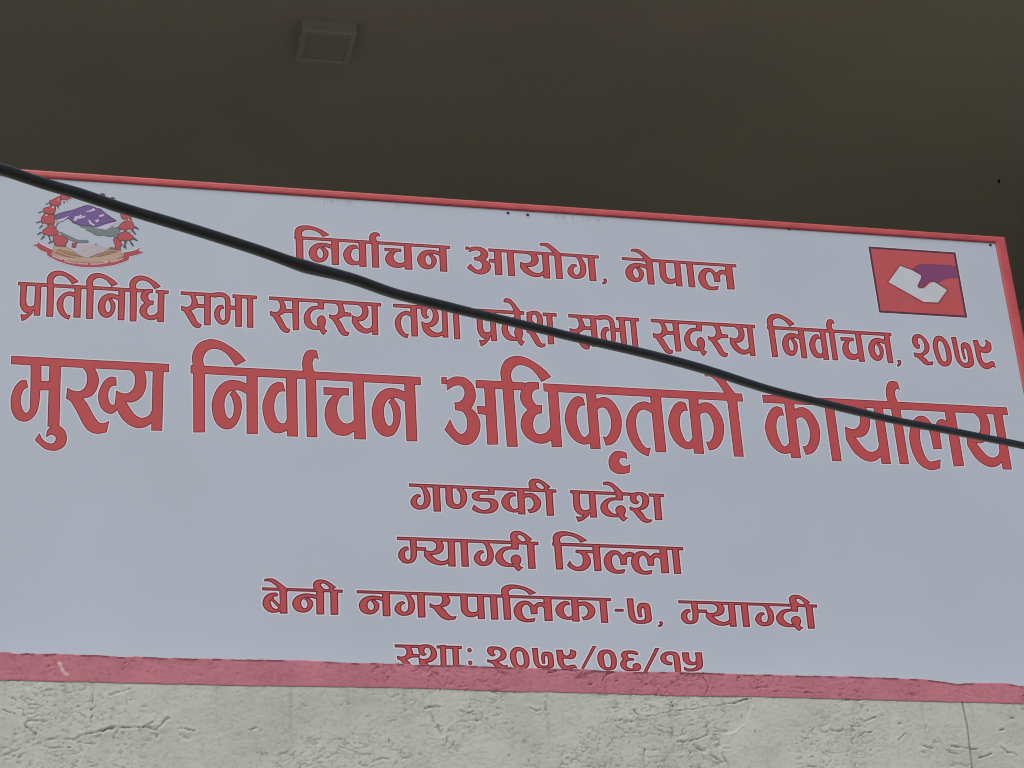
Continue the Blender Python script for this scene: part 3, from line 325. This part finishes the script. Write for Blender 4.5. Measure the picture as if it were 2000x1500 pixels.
def inside(poly, q):
    x, y = q[:, 0], q[:, 1]
    r = np.zeros(len(q), bool)
    j = len(poly) - 1
    for i in range(len(poly)):
        xi, yi = poly[i]
        xj, yj = poly[j]
        if yi != yj:
            r ^= ((yi > y) != (yj > y)) & (x < (xj - xi) * (y - yi) / (yj - yi) + xi)
        j = i
    return r


def union(shapes):
    """shapes: list of [outline, hole, ...] arrays -> (verts, ccw triangles) of their union"""
    V, E = [], []
    for sh in shapes:
        for c in sh:
            n0 = len(V)
            V += [Vector((float(a), float(b))) for a, b in c]
            E += [(n0 + i, n0 + (i + 1) % len(c)) for i in range(len(c))]
    v, e, f = delaunay_2d_cdt(V, E, [], 0, 1e-6)[:3]
    v = np.array([(a[0], a[1]) for a in v])
    f = np.array(f)
    cen = v[f].mean(axis=1)
    ok = np.zeros(len(f), bool)
    for sh in shapes:
        lo, hi = sh[0].min(0), sh[0].max(0)
        near = np.nonzero(((cen >= lo) & (cen <= hi)).all(1) & ~ok)[0]
        if not len(near):
            continue
        c = cen[near]
        k = inside(sh[0], c)
        for h in sh[1:]:
            k &= ~inside(h, c)
        ok[near[k]] = True
    f = f[ok]
    ar = np.cross(v[f[:, 1]] - v[f[:, 0]], v[f[:, 2]] - v[f[:, 0]])
    f[ar < 0] = f[ar < 0][:, ::-1]
    return v, f[np.abs(ar) > 1e-12]


def loops_of(f):
    d = {}
    edges = set()
    for t in f:
        for a, b in ((t[0], t[1]), (t[1], t[2]), (t[2], t[0])):
            edges.add((int(a), int(b)))
    for a, b in edges:
        if (b, a) not in edges:
            d.setdefault(a, []).append(b)
    out = []
    while d:
        s = next(iter(d))
        lp = [s]
        cur = s
        while True:
            nx = d[cur].pop()
            if not d[cur]:
                del d[cur]
            if nx == s or nx not in d:
                break
            lp.append(nx)
            cur = nx
        if len(lp) > 2:
            out.append(lp)
    return out


def offset_pts(p, w):
    """move a ccw loop to its left by w (mitred)"""
    a = p - np.roll(p, 1, axis=0)
    b = np.roll(p, -1, axis=0) - p
    a /= np.linalg.norm(a, axis=1, keepdims=True) + 1e-12
    b /= np.linalg.norm(b, axis=1, keepdims=True) + 1e-12
    na = np.stack([-a[:, 1], a[:, 0]], 1)
    nb = np.stack([-b[:, 1], b[:, 0]], 1)
    m = na + nb
    m /= np.linalg.norm(m, axis=1, keepdims=True) + 1e-9
    c = np.clip((m * na).sum(1, keepdims=True), 0.6, 1)
    return p + m * w / c


class Print:
    """ink lying on the sign face: triangles collected at tiny heights in front of it"""
    def __init__(self, y0):
        self.v, self.f, self.m, self.y0 = [], [], [], y0

    def tri(self, v, f, lift, mi):
        n0 = len(self.v)
        self.v += [(float(a), self.y0 - lift, float(b) + EYE) for a, b in v]
        self.f += [tuple(int(q) + n0 for q in t) for t in f]
        self.m += [mi] * len(f)

    def strips(self, pairs, lift, mi):
        """bands between loop pairs, merged into one layer without overlaps"""
        quads = []
        for p, q in pairs:
            n = len(p)
            quads += [[np.array([p[i], p[(i + 1) % n], q[(i + 1) % n], q[i]])] for i in range(n)]
        if quads:
            v, f = union(quads)
            self.tri(v, f, lift, mi)

    def shape(self, shapes, mi_fill, mi_rim=None, mi_halo=None, rim=0.002, halo=0.0025, base=0.0, grow=0.0):
        v, f = union(shapes)
        self.tri(v, f, base + 0.00018, mi_fill)
        if mi_rim is None and mi_halo is None:
            return
        rims, halos = [], []
        for lp in loops_of(f):
            p = v[lp]
            keep = np.linalg.norm(p - np.roll(p, 1, axis=0), axis=1) > 0.0004
            p = p[keep]
            if len(p) < 4:
                continue
            ext = p.max(0) - p.min(0)
            if min(ext) < 0.0015:
                continue
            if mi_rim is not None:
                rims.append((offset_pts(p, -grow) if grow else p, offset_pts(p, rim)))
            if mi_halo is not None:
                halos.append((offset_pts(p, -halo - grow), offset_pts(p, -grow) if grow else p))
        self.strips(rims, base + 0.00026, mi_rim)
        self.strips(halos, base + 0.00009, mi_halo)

    def build(self, name, mats, parent, label=None):
        me = mesh_from(name, self.v, self.f, self.m)
        return link(name, me, mats, parent, label)


# ------------------------------------------------------------------ the sign board
sx_left = -0.045
sign_z0 = min(z for _, z in WALL_TOP) + EYE - 0.09
fr_top, fr_in = FRAME['top'] + EYE, FRAME['inner_top'] + EYE
fr_r, fr_ri = FRAME['right'], FRAME['inner_right']
fr_l, fr_li = sx_left - 0.034, sx_left
sign = empty('sign_board', ((fr_l + fr_r) / 2, SIGN_Y, sign_z0),
             'large white printed board with red lettering and a red frame', 'sign')
link('panel', box_mesh('panel', [(fr_li + 0.0005, SIGN_Y, sign_z0, fr_ri - 0.0005, SIGN_Y + 0.006, fr_in - 0.0005)]), M_PANEL, sign)
bm = bmesh.new()
prof = [(0.0, 0.002), (0.0, -0.0025), (0.10, -0.0048), (0.30, -0.0058), (0.72, -0.0058), (0.92, -0.0046), (1.0, -0.0020), (1.0, 0.035), (0.0, 0.035)]
stations = []
for (xi, zi, xo, zo) in ((fr_li, sign_z0, fr_l, sign_z0), (fr_li, fr_in, fr_l, fr_top), (fr_ri, fr_in, fr_r, fr_top), (fr_ri, sign_z0, fr_r, sign_z0)):
    stations.append([bm.verts.new((xi + (xo - xi) * s, SIGN_Y + y, zi + (zo - zi) * s)) for s, y in prof])
for a, b in zip(stations[:-1], stations[1:]):
    for k in range(len(prof)):
        k2 = (k + 1) % len(prof)
        bm.faces.new((a[k], a[k2], b[k2], b[k]))
bm.faces.new(stations[0][::-1])
bm.faces.new(stations[-1])
bmesh.ops.recalc_face_normals(bm, faces=bm.faces[:])
me = bpy.data.meshes.new('frame')
bm.to_mesh(me)
bm.free()
link('frame', me, M_FRAME, sign, 'red painted border frame')

line_labels = {1: 'first row of red lettering', 2: 'second row of narrow red lettering', 3: 'third row of tall bold red lettering',
               4: 'fourth row of short red lettering', 5: 'fifth row of short red lettering', 6: 'sixth row of red lettering',
               7: 'lowest row of red date lettering cut off by the wall'}
for ln, d in LINES.items():
    z, sz, sx = d['z'] / 1e4, d['sz'] / 1e4, d['sx']
    shapes = []
    th = d['bar'] * sz
    for a, b in d['bars']:
        a, b = a / 1e4, b / 1e4
        shapes.append([np.array([(a, z), (a, z - th), (b, z - th), (b, z)])])
    for name, x in d['glyphs']:
        for polys in GLYPHS[name]:
            sh = []
            for s in polys:
                q = smooth(parse(s))
                sh.append(np.stack([x / 1e4 + q[:, 0] * 1e-4 * sx, z + q[:, 1] * 1e-3 * sz], 1))
            shapes.append(sh)
    pr = Print(SIGN_Y)
    big = ln == 3
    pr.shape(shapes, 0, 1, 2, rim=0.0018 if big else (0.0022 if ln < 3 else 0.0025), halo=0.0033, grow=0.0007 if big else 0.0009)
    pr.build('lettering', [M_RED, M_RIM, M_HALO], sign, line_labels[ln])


def art(parent, name, key, mat, lift, rim=None, halo=None, rimw=0.0014, label=None, only=None):
    pr = Print(SIGN_Y)
    shapes = [[smooth(parse(s)) * 1e-4] for s in (ART[key] if only is None else [ART[key][only]])]
    mats = [mat] + ([rim] if rim else []) + ([halo] if halo else [])
    pr.shape(shapes, 0, 1 if rim else None, (len(mats) - 1) if halo else None, rim=rimw, halo=0.0022, base=lift * 0.13)
    return pr.build(name, mats, parent, label)


def ink(name, c):
    return mottled('ink_' + name, c, 0.05, 12.0, 0.5, 0.3)


I_FLOWER, I_FLOWER_D = ink('flower_red', (0.56, 0.095, 0.105)), ink('flower_dark', (0.20, 0.035, 0.05))
I_LEAF = ink('leaf', (0.075, 0.095, 0.11))
I_HILL, I_HILL_D = ink('hill', (0.22, 0.27, 0.26)), ink('hill_dark', (0.10, 0.14, 0.14))
I_MTN, I_MTN_D = ink('mountain', (0.195, 0.115, 0.34)), ink('mountain_dark', (0.085, 0.05, 0.17))
I_SNOW = ink('snow', (0.72, 0.62, 0.82))
I_TAN, I_BROWN = ink('tan', (0.58, 0.42, 0.29)), ink('brown', (0.33, 0.17, 0.10))
I_SHADE = ink('hand_shade', (0.46, 0.27, 0.17))
I_MAP = ink('map', (0.58, 0.52, 0.55))
I_RIB, I_RIB_D = ink('ribbon', (0.53, 0.085, 0.10)), ink('ribbon_dark', (0.25, 0.04, 0.06))
I_STAMEN = ink('stamen', (0.80, 0.52, 0.50))
I_MOTTO = ink('motto', (0.74, 0.40, 0.38))
em = art(sign, 'emblem', 'map', I_MAP, 0.0, label='national emblem with flower wreath, purple mountain and red ribbon')
art(em, 'hill', 'hill', I_HILL, 0.0007, I_HILL_D)
art(em, 'mountain', 'mountain', I_MTN, 0.0016, I_MTN_D, rimw=0.0024)
art(em, 'snow', 'snow', I_SNOW, 0.0029)
for i in range(len(ART['leaf'])):
    art(em, 'leaf', 'leaf', I_LEAF, 0.0029, only=i)
for i in range(len(ART['flower'])):
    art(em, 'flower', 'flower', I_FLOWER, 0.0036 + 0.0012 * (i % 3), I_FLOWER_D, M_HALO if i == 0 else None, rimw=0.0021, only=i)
for i in range(len(ART['stamen'])):
    art(em, 'stamen', 'stamen', I_STAMEN, 0.0075, only=i)
art(em, 'clasped_hands', 'hand_clasp', I_TAN, 0.0012, I_BROWN)
art(em, 'hand_outline', 'hand_line', I_BROWN, 0.0030)
art(em, 'hand_outline', 'hand_shade', I_SHADE, 0.0036)
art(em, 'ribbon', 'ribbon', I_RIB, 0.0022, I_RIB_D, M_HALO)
art(em, 'motto', 'motto', I_MOTTO, 0.0040)

I_EDGE = ink('ballot_edge', (0.085, 0.035, 0.075))
I_FIELD = ink('ballot_field', (0.60, 0.100, 0.108))
I_FLINE = ink('ballot_outline', (0.33, 0.045, 0.06))
I_PAPER = ink('ballot_paper', (0.64, 0.68, 0.72))
I_HAND = ink('ballot_hand', (0.25, 0.062, 0.185))
I_SLOT = ink('ballot_slot', (0.42, 0.13, 0.13))
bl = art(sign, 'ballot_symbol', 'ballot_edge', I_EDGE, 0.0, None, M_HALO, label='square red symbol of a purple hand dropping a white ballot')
art(bl, 'ballot_field', 'ballot_field', I_FIELD, 0.0006)
art(bl, 'ballot_slot', 'ballot_slot', I_SLOT, 0.0010)
art(bl, 'ballot_paper', 'ballot_outline', I_FLINE, 0.0014)
art(bl, 'ballot_paper', 'ballot_paper', I_PAPER, 0.0018)
art(bl, 'hand', 'ballot_hand', I_HAND, 0.0024, I_EDGE, rimw=0.0012)

for x, z in SCREWS:
    bm = bmesh.new()
    r = bmesh.ops.create_uvsphere(bm, u_segments=12, v_segments=8, radius=0.0042)
    bmesh.ops.scale(bm, vec=(1.15, 0.6, 0.9), verts=r['verts'])
    bmesh.ops.translate(bm, vec=(x, SIGN_Y - 0.0008, z + EYE), verts=r['verts'])
    me = bpy.data.meshes.new('screw')
    bm.to_mesh(me)
    bm.free()
    link('screw', me, M_SCREW, sign)

# faint rust runs below the top frame
rs = random.Random(4)
for x0, x1, n in ((0.905, 0.995, 9), (1.60, 1.66, 8), (1.685, 1.74, 7), (1.12, 1.15, 2)):
    shapes = []
    pr = Print(SIGN_Y)
    for _ in range(n):
        x = rs.uniform(x0, x1)
        w, l = rs.uniform(0.0012, 0.0034), rs.uniform(0.008, 0.030)
        t = fr_in - EYE - rs.uniform(0.004, 0.010)
        shapes.append([smooth([(x - w, t, False), (x - w * .7, t - l * .5, False), (x - w * .1, t - l, False), (x + w * .7, t - l * .45, False), (x + w, t, False)], 3)])
    pr.shape(shapes, 0)
    pr.build('rust_stain', [M_STAIN], sign, 'faint rust runs below the top frame')

# ------------------------------------------------------------------ building: parapet, balcony, ceiling
X0, X1 = -5.0, 4.285            # balcony ends
CEIL_Z = 4.945 + EYE
BACK_Y = 9.6
FLOOR_Z = 2.95
bld = empty('office_building', (0, WALL_Y, 0), 'plastered building front with pale balcony wall and dark recessed ceiling', 'building')


def lattice(seed, n=64):
    return np.random.default_rng(seed).random((n, n))


def vnoise(x, y, seed):
    g = lattice(seed)
    n = g.shape[0]
    xi, yi = np.floor(x).astype(int), np.floor(y).astype(int)
    fx, fy = x - xi, y - yi
    fx, fy = fx * fx * (3 - 2 * fx), fy * fy * (3 - 2 * fy)
    a = g[xi % n, yi % n]
    b = g[(xi + 1) % n, yi % n]
    c = g[xi % n, (yi + 1) % n]
    d = g[(xi + 1) % n, (yi + 1) % n]
    return (a * (1 - fx) + b * fx) * (1 - fy) + (c * (1 - fx) + d * fx) * fy


def fbm(x, y, seed, o=4):
    s, a, t = 0, 1, 0
    for k in range(o):
        s = s + a * vnoise(x * 2**k, y * 2**k, seed + k)
        t += a
        a *= 0.5
    return s / t


def seg_dist(x, z, poly):
    d = np.full(x.shape, 9.0)
    for (ax, az), (bx, bz) in zip(poly[:-1], poly[1:]):
        L2 = (bx - ax)**2 + (bz - az)**2 + 1e-12
        t = np.clip(((x - ax) * (bx - ax) + (z - az) * (bz - az)) / L2, 0, 1)
        d = np.minimum(d, np.hypot(x - ax - t * (bx - ax), z - az - t * (bz - az)))
    return d


WT = np.array(sorted(WALL_TOP))
WB = np.array(sorted(BAND_BOTTOM))


def relief(x, z):
    """hand-trowelled plaster: returns (height outwards, dirt, chip)"""
    h = 0.006 * (fbm(x * 3.1 + 5, z * 4 + 2, 11, 3) - 0.5) + 0.0011 * (fbm(x * 26, z * 40, 21, 3) - 0.5) + 0.0009 * (fbm(x * 110, z * 150, 31, 3) - 0.5)
    zone = np.clip((fbm(x * 5.5, z * 7, 71, 3) - 0.40) * 6, 0.22, 1)
    cr = np.zeros(x.shape)
    for k, (fx, fz, wd) in enumerate(((30, 82, 0.055), (52, 128, 0.06), (85, 190, 0.07))):
        n = vnoise(x * fx + 2.8 * fbm(x * fx * 0.5, z * fx * 0.5, 41 + 20 * k, 2), z * fz + 3.2 * fbm(x * fx * 0.45 + 9, z * fx * 0.45, 51 + 20 * k, 3), 61 + 20 * k)
        seg = np.clip((fbm(x * fx * 1.1, z * fx * 1.1, 81 + 20 * k, 2) - 0.455) * 7, 0, 1)
        cr = np.maximum(cr, np.clip(1 - np.abs(n - 0.5) / wd, 0, 1) * seg * (1.0 - 0.15 * k))
    cr = cr * zone
    h = h - 0.0024 * cr
    dirt = 0.60 * cr**1.4 + 0.10 * np.clip((fbm(x * 4.2 + 3, z * 6.5, 201, 4) - 0.50) * 5, 0, 1) + 0.16 * np.clip((fbm(x * 150, z * 150, 211, 2) - 0.60) * 6, 0, 1)
    zt_ = np.interp(x, WB[:, 0], WB[:, 1])      # rain runs below the band
    dirt = dirt + 0.22 * np.clip((vnoise(x * 75, z * 3.0, 231) - 0.70) * 6, 0, 1) * np.clip((zt_ - z) / 0.004, 0, 1) * np.clip(1 - (zt_ - z) / (0.03 + 0.16 * vnoise(x * 9, x * 0, 241)), 0, 1)
    jx = 0.014 * (fbm(x * 22, z * 22, 111, 3) - 0.5) + 0.005 * (fbm(x * 110, z * 110, 115, 2) - 0.5)
    jz = 0.014 * (fbm(x * 22 + 7, z * 22, 112, 3) - 0.5) + 0.005 * (fbm(x * 110 + 7, z * 110, 116, 2) - 0.5)
    for c in CRACKS:
        w = abs(c[-1])
        ruled = c[-1] < 0                     # a straight joint, not a wandering crack
        d = seg_dist(x + jx * (not ruled), z + jz * (not ruled), c[:-1])
        g = np.clip(1.25 - d / (w * (0.75 if ruled else 0.40)), 0, 1) if ruled else np.clip(1.25 - d / (w * 0.40), 0, 1) * np.clip(1.7 * fbm(x * 55, z * 55, 141, 2) - 0.15, 0.12, 1)
        lip = np.exp(-((d - w * 1.6) / (w * 0.9))**2)
        h = h - 0.0030 * g + 0.0006 * lip
        dirt = np.maximum(dirt, 0.85 * g)
    chip = np.zeros(x.shape)
    for c in SCARS:
        d = seg_dist(x + jx, z + jz, c[:-1])
        g = 0.8 * np.clip(1.3 - d / (c[-1] * 0.62), 0, 1)
        chip = np.maximum(chip, g)
        h = h + 0.0012 * g
    r = np.random.default_rng(5)
    for _ in range(150):
        px, pz, pr_ = r.uniform(-0.6, 3.4), r.uniform(1.86, 2.26), r.uniform(0.0012, 0.0032)
        k = (np.abs(x - px) < 0.02) & (np.abs(z - pz) < 0.02)
        g = np.clip(1.2 - np.hypot((x[k] - px) / r.uniform(1, 2), z[k] - pz) / pr_, 0, 1)
        h[k] -= 0.0025 * g
        dirt[k] = np.maximum(dirt[k], 0.55 * g)
    return h, np.clip(dirt, 0, 0.9), chip


GX0, GX1, STEP = -0.6, 3.4, 0.0027
xs = np.concatenate([np.arange(X0, GX0 - 0.01, 0.05), np.arange(GX0, GX1, STEP), np.arange(GX1, X1 - 0.01, 0.05), [X1]])
ztop = np.interp(xs, WT[:, 0], WT[:, 1]) + 0.0012 * (fbm(xs * 60, xs * 0, 121, 3) - 0.5) * 2
zbot = np.interp(xs, WB[:, 0], WB[:, 1]) + 0.0010 * (fbm(xs * 40, xs * 0 + 3, 131, 3) - 0.5) * 2
ZLOW = 1.84


def grid_mesh(name, zlo, zhi, rows, out, lip):
    t = np.linspace(0, 1, rows)[:, None]
    z = zlo[None, :] * (1 - t) + zhi[None, :] * t
    x = np.repeat(xs[None, :], rows, 0)
    h, dirt, chip = relief(x, z)
    if lip:                                   # patchy darker line along the broken top arris
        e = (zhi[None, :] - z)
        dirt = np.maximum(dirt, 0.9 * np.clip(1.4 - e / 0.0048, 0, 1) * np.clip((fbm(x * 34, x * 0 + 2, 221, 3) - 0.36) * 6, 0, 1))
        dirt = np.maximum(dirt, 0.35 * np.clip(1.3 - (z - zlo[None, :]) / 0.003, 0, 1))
    edge = np.clip(np.minimum((xs - GX0), (GX1 - xs)) / 0.05, 0, 1)[None, :]
    h = h * edge
    if not lip:
        h = h * np.clip((z - ZLOW) / 0.04, 0, 1)
    y = WALL_Y - out - h
    X, Y, Z, Dd, Cc = [x], [y], [z], [dirt], [chip]
    if lip:                                   # rounded broken top edge, then the flat top running back
        for dy, dz in ((0.0012, 0.0012), (0.004, 0.0024), (0.010, 0.0032), (0.03, 0.0036), (0.088, 0.0040)):
            X.append(x[-1:]); Y.append(np.full_like(x[-1:], 0) + (y[-1:] * (1 if dy < 0.05 else 0) + (WALL_Y if dy >= 0.05 else 0) + dy)); Z.append(z[-1:] + dz)
            Dd.append(dirt[-1:] * 0); Cc.append(chip[-1:] * 0)
    else:                                     # tuck the last row in behind the paint edge
        pass
    x, y, z = np.concatenate(X), np.concatenate(Y), np.concatenate(Z)
    dd, cc = np.concatenate(Dd), np.concatenate(Cc)
    R, Cn = x.shape
    v = np.stack([x, y, z + EYE], -1).reshape(-1, 3)
    i = np.arange((R - 1) * Cn).reshape(R - 1, Cn)[:, :-1].ravel()
    f = np.stack([i, i + 1, i + 1 + Cn, i + Cn], 1)
    me = bpy.data.meshes.new(name)
    me.vertices.add(len(v))
    me.vertices.foreach_set('co', v.ravel())
    me.loops.add(f.size)
    me.loops.foreach_set('vertex_index', f.ravel())
    me.polygons.add(len(f))
    me.polygons.foreach_set('loop_start', np.arange(0, f.size, 4))
    me.polygons.foreach_set('use_smooth', np.ones(len(f), bool))
    if lip:
        mi = np.zeros(len(f), np.int32)
        mi[-2 * (Cn - 1):] = 1
        me.polygons.foreach_set('material_index', mi)
    me.update(calc_edges=True)
    for nm, a in (('dirt', dd), ('chip', cc)):
        at = me.attributes.new(nm, 'FLOAT', 'POINT')
        at.data.foreach_set('value', a.ravel().astype(np.float32))
    return me


wall_rows = int((zbot.mean() - ZLOW) / STEP)
band_rows = int((ztop - zbot).mean() / STEP) + 1
link('parapet', grid_mesh('parapet', np.full_like(xs, ZLOW), zbot, wall_rows, 0.0, False), M_WALL, bld, 'pale rough plastered balcony wall with cracks')
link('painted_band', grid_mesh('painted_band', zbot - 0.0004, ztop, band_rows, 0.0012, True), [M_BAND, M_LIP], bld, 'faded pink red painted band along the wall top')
link('outer_wall', box_mesh('outer_wall', [(X0, WALL_Y, 0.0, X1, WALL_Y + 0.09, ZLOW + EYE)]), M_WALL, bld)
link('parapet_back', box_mesh('parapet_back', [(X0, WALL_Y + 0.06, ZLOW + EYE + 0.0005, X1, WALL_Y + 0.0875, float(ztop.min()) + EYE)]), M_INNER, bld)
link('unseen_upper_storey', box_mesh('unseen_upper_storey', [(X0 - 0.25, WALL_Y, CEIL_Z + 0.001, X1 + 0.25, BACK_Y + 0.25, CEIL_Z + 5.5)]), M_WALL, bld)  # unseen floors above the ceiling, added to block sky light
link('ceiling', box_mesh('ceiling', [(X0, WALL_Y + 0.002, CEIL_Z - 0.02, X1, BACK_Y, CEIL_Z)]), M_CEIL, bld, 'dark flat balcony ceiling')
link('back_wall', box_mesh('back_wall', [(X0, BACK_Y, 0.0, X1, BACK_Y + 0.2, CEIL_Z)]), M_INNER, bld)
link('side_wall', box_mesh('side_wall', [(X1, WALL_Y + 0.09, 0.0, X1 + 0.2, BACK_Y + 0.2, CEIL_Z)]), M_INNER, bld)
link('side_wall', box_mesh('side_wall', [(X0 - 0.2, WALL_Y, 0.0, X0, BACK_Y + 0.2, CEIL_Z)]), M_INNER, bld)
link('balcony_floor', box_mesh('balcony_floor', [(X0, WALL_Y + 0.09, FLOOR_Z - 0.15, X1, BACK_Y, FLOOR_Z)]), M_FLOOR, bld)

CB = CEIL_Z - 0.02                            # underside of the ceiling
bm = bmesh.new()
bmesh.ops.create_cone(bm, cap_ends=True, segments=12, radius1=0.0045, radius2=0.004, depth=0.012)
bmesh.ops.translate(bm, vec=(3.782, 6.915, CB - 0.0055), verts=bm.verts)
me = bpy.data.meshes.new('anchor_plug')
bm.to_mesh(me); bm.free()
link('anchor_plug', me, M_HOLE, bld, 'small dark spot on the ceiling')

# ------------------------------------------------------------------ ceiling light (switched off)
lx0, lx1, ly0, ly1 = 0.962, 1.150, 6.280, 6.464
lz = 4.877 + EYE
lamp = empty('ceiling_light', ((lx0 + lx1) / 2, (ly0 + ly1) / 2, CB), 'small square unlit surface mounted light under the dark ceiling', 'ceiling light')
bm = bmesh.new()


def ring(z, i):
    return [bm.verts.new((a, b, z)) for a, b in ((lx0 + i, ly0 + i), (lx1 - i, ly0 + i), (lx1 - i, ly1 - i), (lx0 + i, ly1 - i))]


rs_ = [ring(CB, 0), ring(lz + 0.004, 0), ring(lz, 0.003), ring(lz, 0.020), ring(lz + 0.004, 0.023)]
for a, b in zip(rs_[:-1], rs_[1:]):
    for k in range(4):
        bm.faces.new((a[k], a[(k + 1) % 4], b[(k + 1) % 4], b[k]))
bmesh.ops.recalc_face_normals(bm, faces=bm.faces[:])
me = bpy.data.meshes.new('housing')
bm.to_mesh(me); bm.free()
link('housing', me, M_LAMP, lamp)
link('diffuser', box_mesh('diffuser', [(lx0 + 0.023, ly0 + 0.023, lz + 0.0035, lx1 - 0.023, ly1 - 0.023, lz + 0.006)]), M_DIFF, lamp)

# ------------------------------------------------------------------ overhead cable
def cable_mesh(pts, n=14, sub=5):
    P = np.array(pts)
    q = []
    for i in range(len(P) - 1):
        p0, p1, p2, p3 = P[max(i - 1, 0)], P[i], P[i + 1], P[min(i + 2, len(P) - 1)]
        for j in range(sub):
            t = j / sub
            q.append(0.5 * (2*p1 + (p2 - p0)*t + (2*p0 - 5*p1 + 4*p2 - p3)*t*t + (3*p1 - p0 - 3*p2 + p3)*t**3))
    q.append(P[-1])
    q = np.array(q)
    v, f = [], []
    for i in range(len(q)):
        d = q[min(i + 1, len(q) - 1), :3] - q[max(i - 1, 0), :3]
        d = Vector(d).normalized()
        s = d.cross(Vector((0, 0, 1))).normalized()
        u = s.cross(d)
        for k in range(n):
            a = 2 * math.pi * k / n
            c = Vector(q[i, :3]) + (s * math.cos(a) + u * math.sin(a)) * float(q[i, 3])
            v.append((c.x, c.y, c.z + EYE))
    for i in range(len(q) - 1):
        for k in range(n):
            f.append((i*n + k, i*n + (k + 1) % n, (i + 1)*n + (k + 1) % n, (i + 1)*n + k))
    f.append(tuple(range(n))[::-1])
    f.append(tuple((len(q) - 1) * n + k for k in range(n)))
    return mesh_from('overhead_cable', v, f, smooth=True)


cb = link('overhead_cable', cable_mesh(CABLE), M_CABLE)
tag(cb, 'thick black sagging cable strung diagonally in front of the white sign', 'cable')

# ------------------------------------------------------------------ street ground
g = link('ground', mesh_from('ground', [(-300, -300, 0), (300, -300, 0), (300, 300, 0), (-300, 300, 0)], [(0, 1, 2, 3)]), M_GROUND)
tag(g, kind='structure')
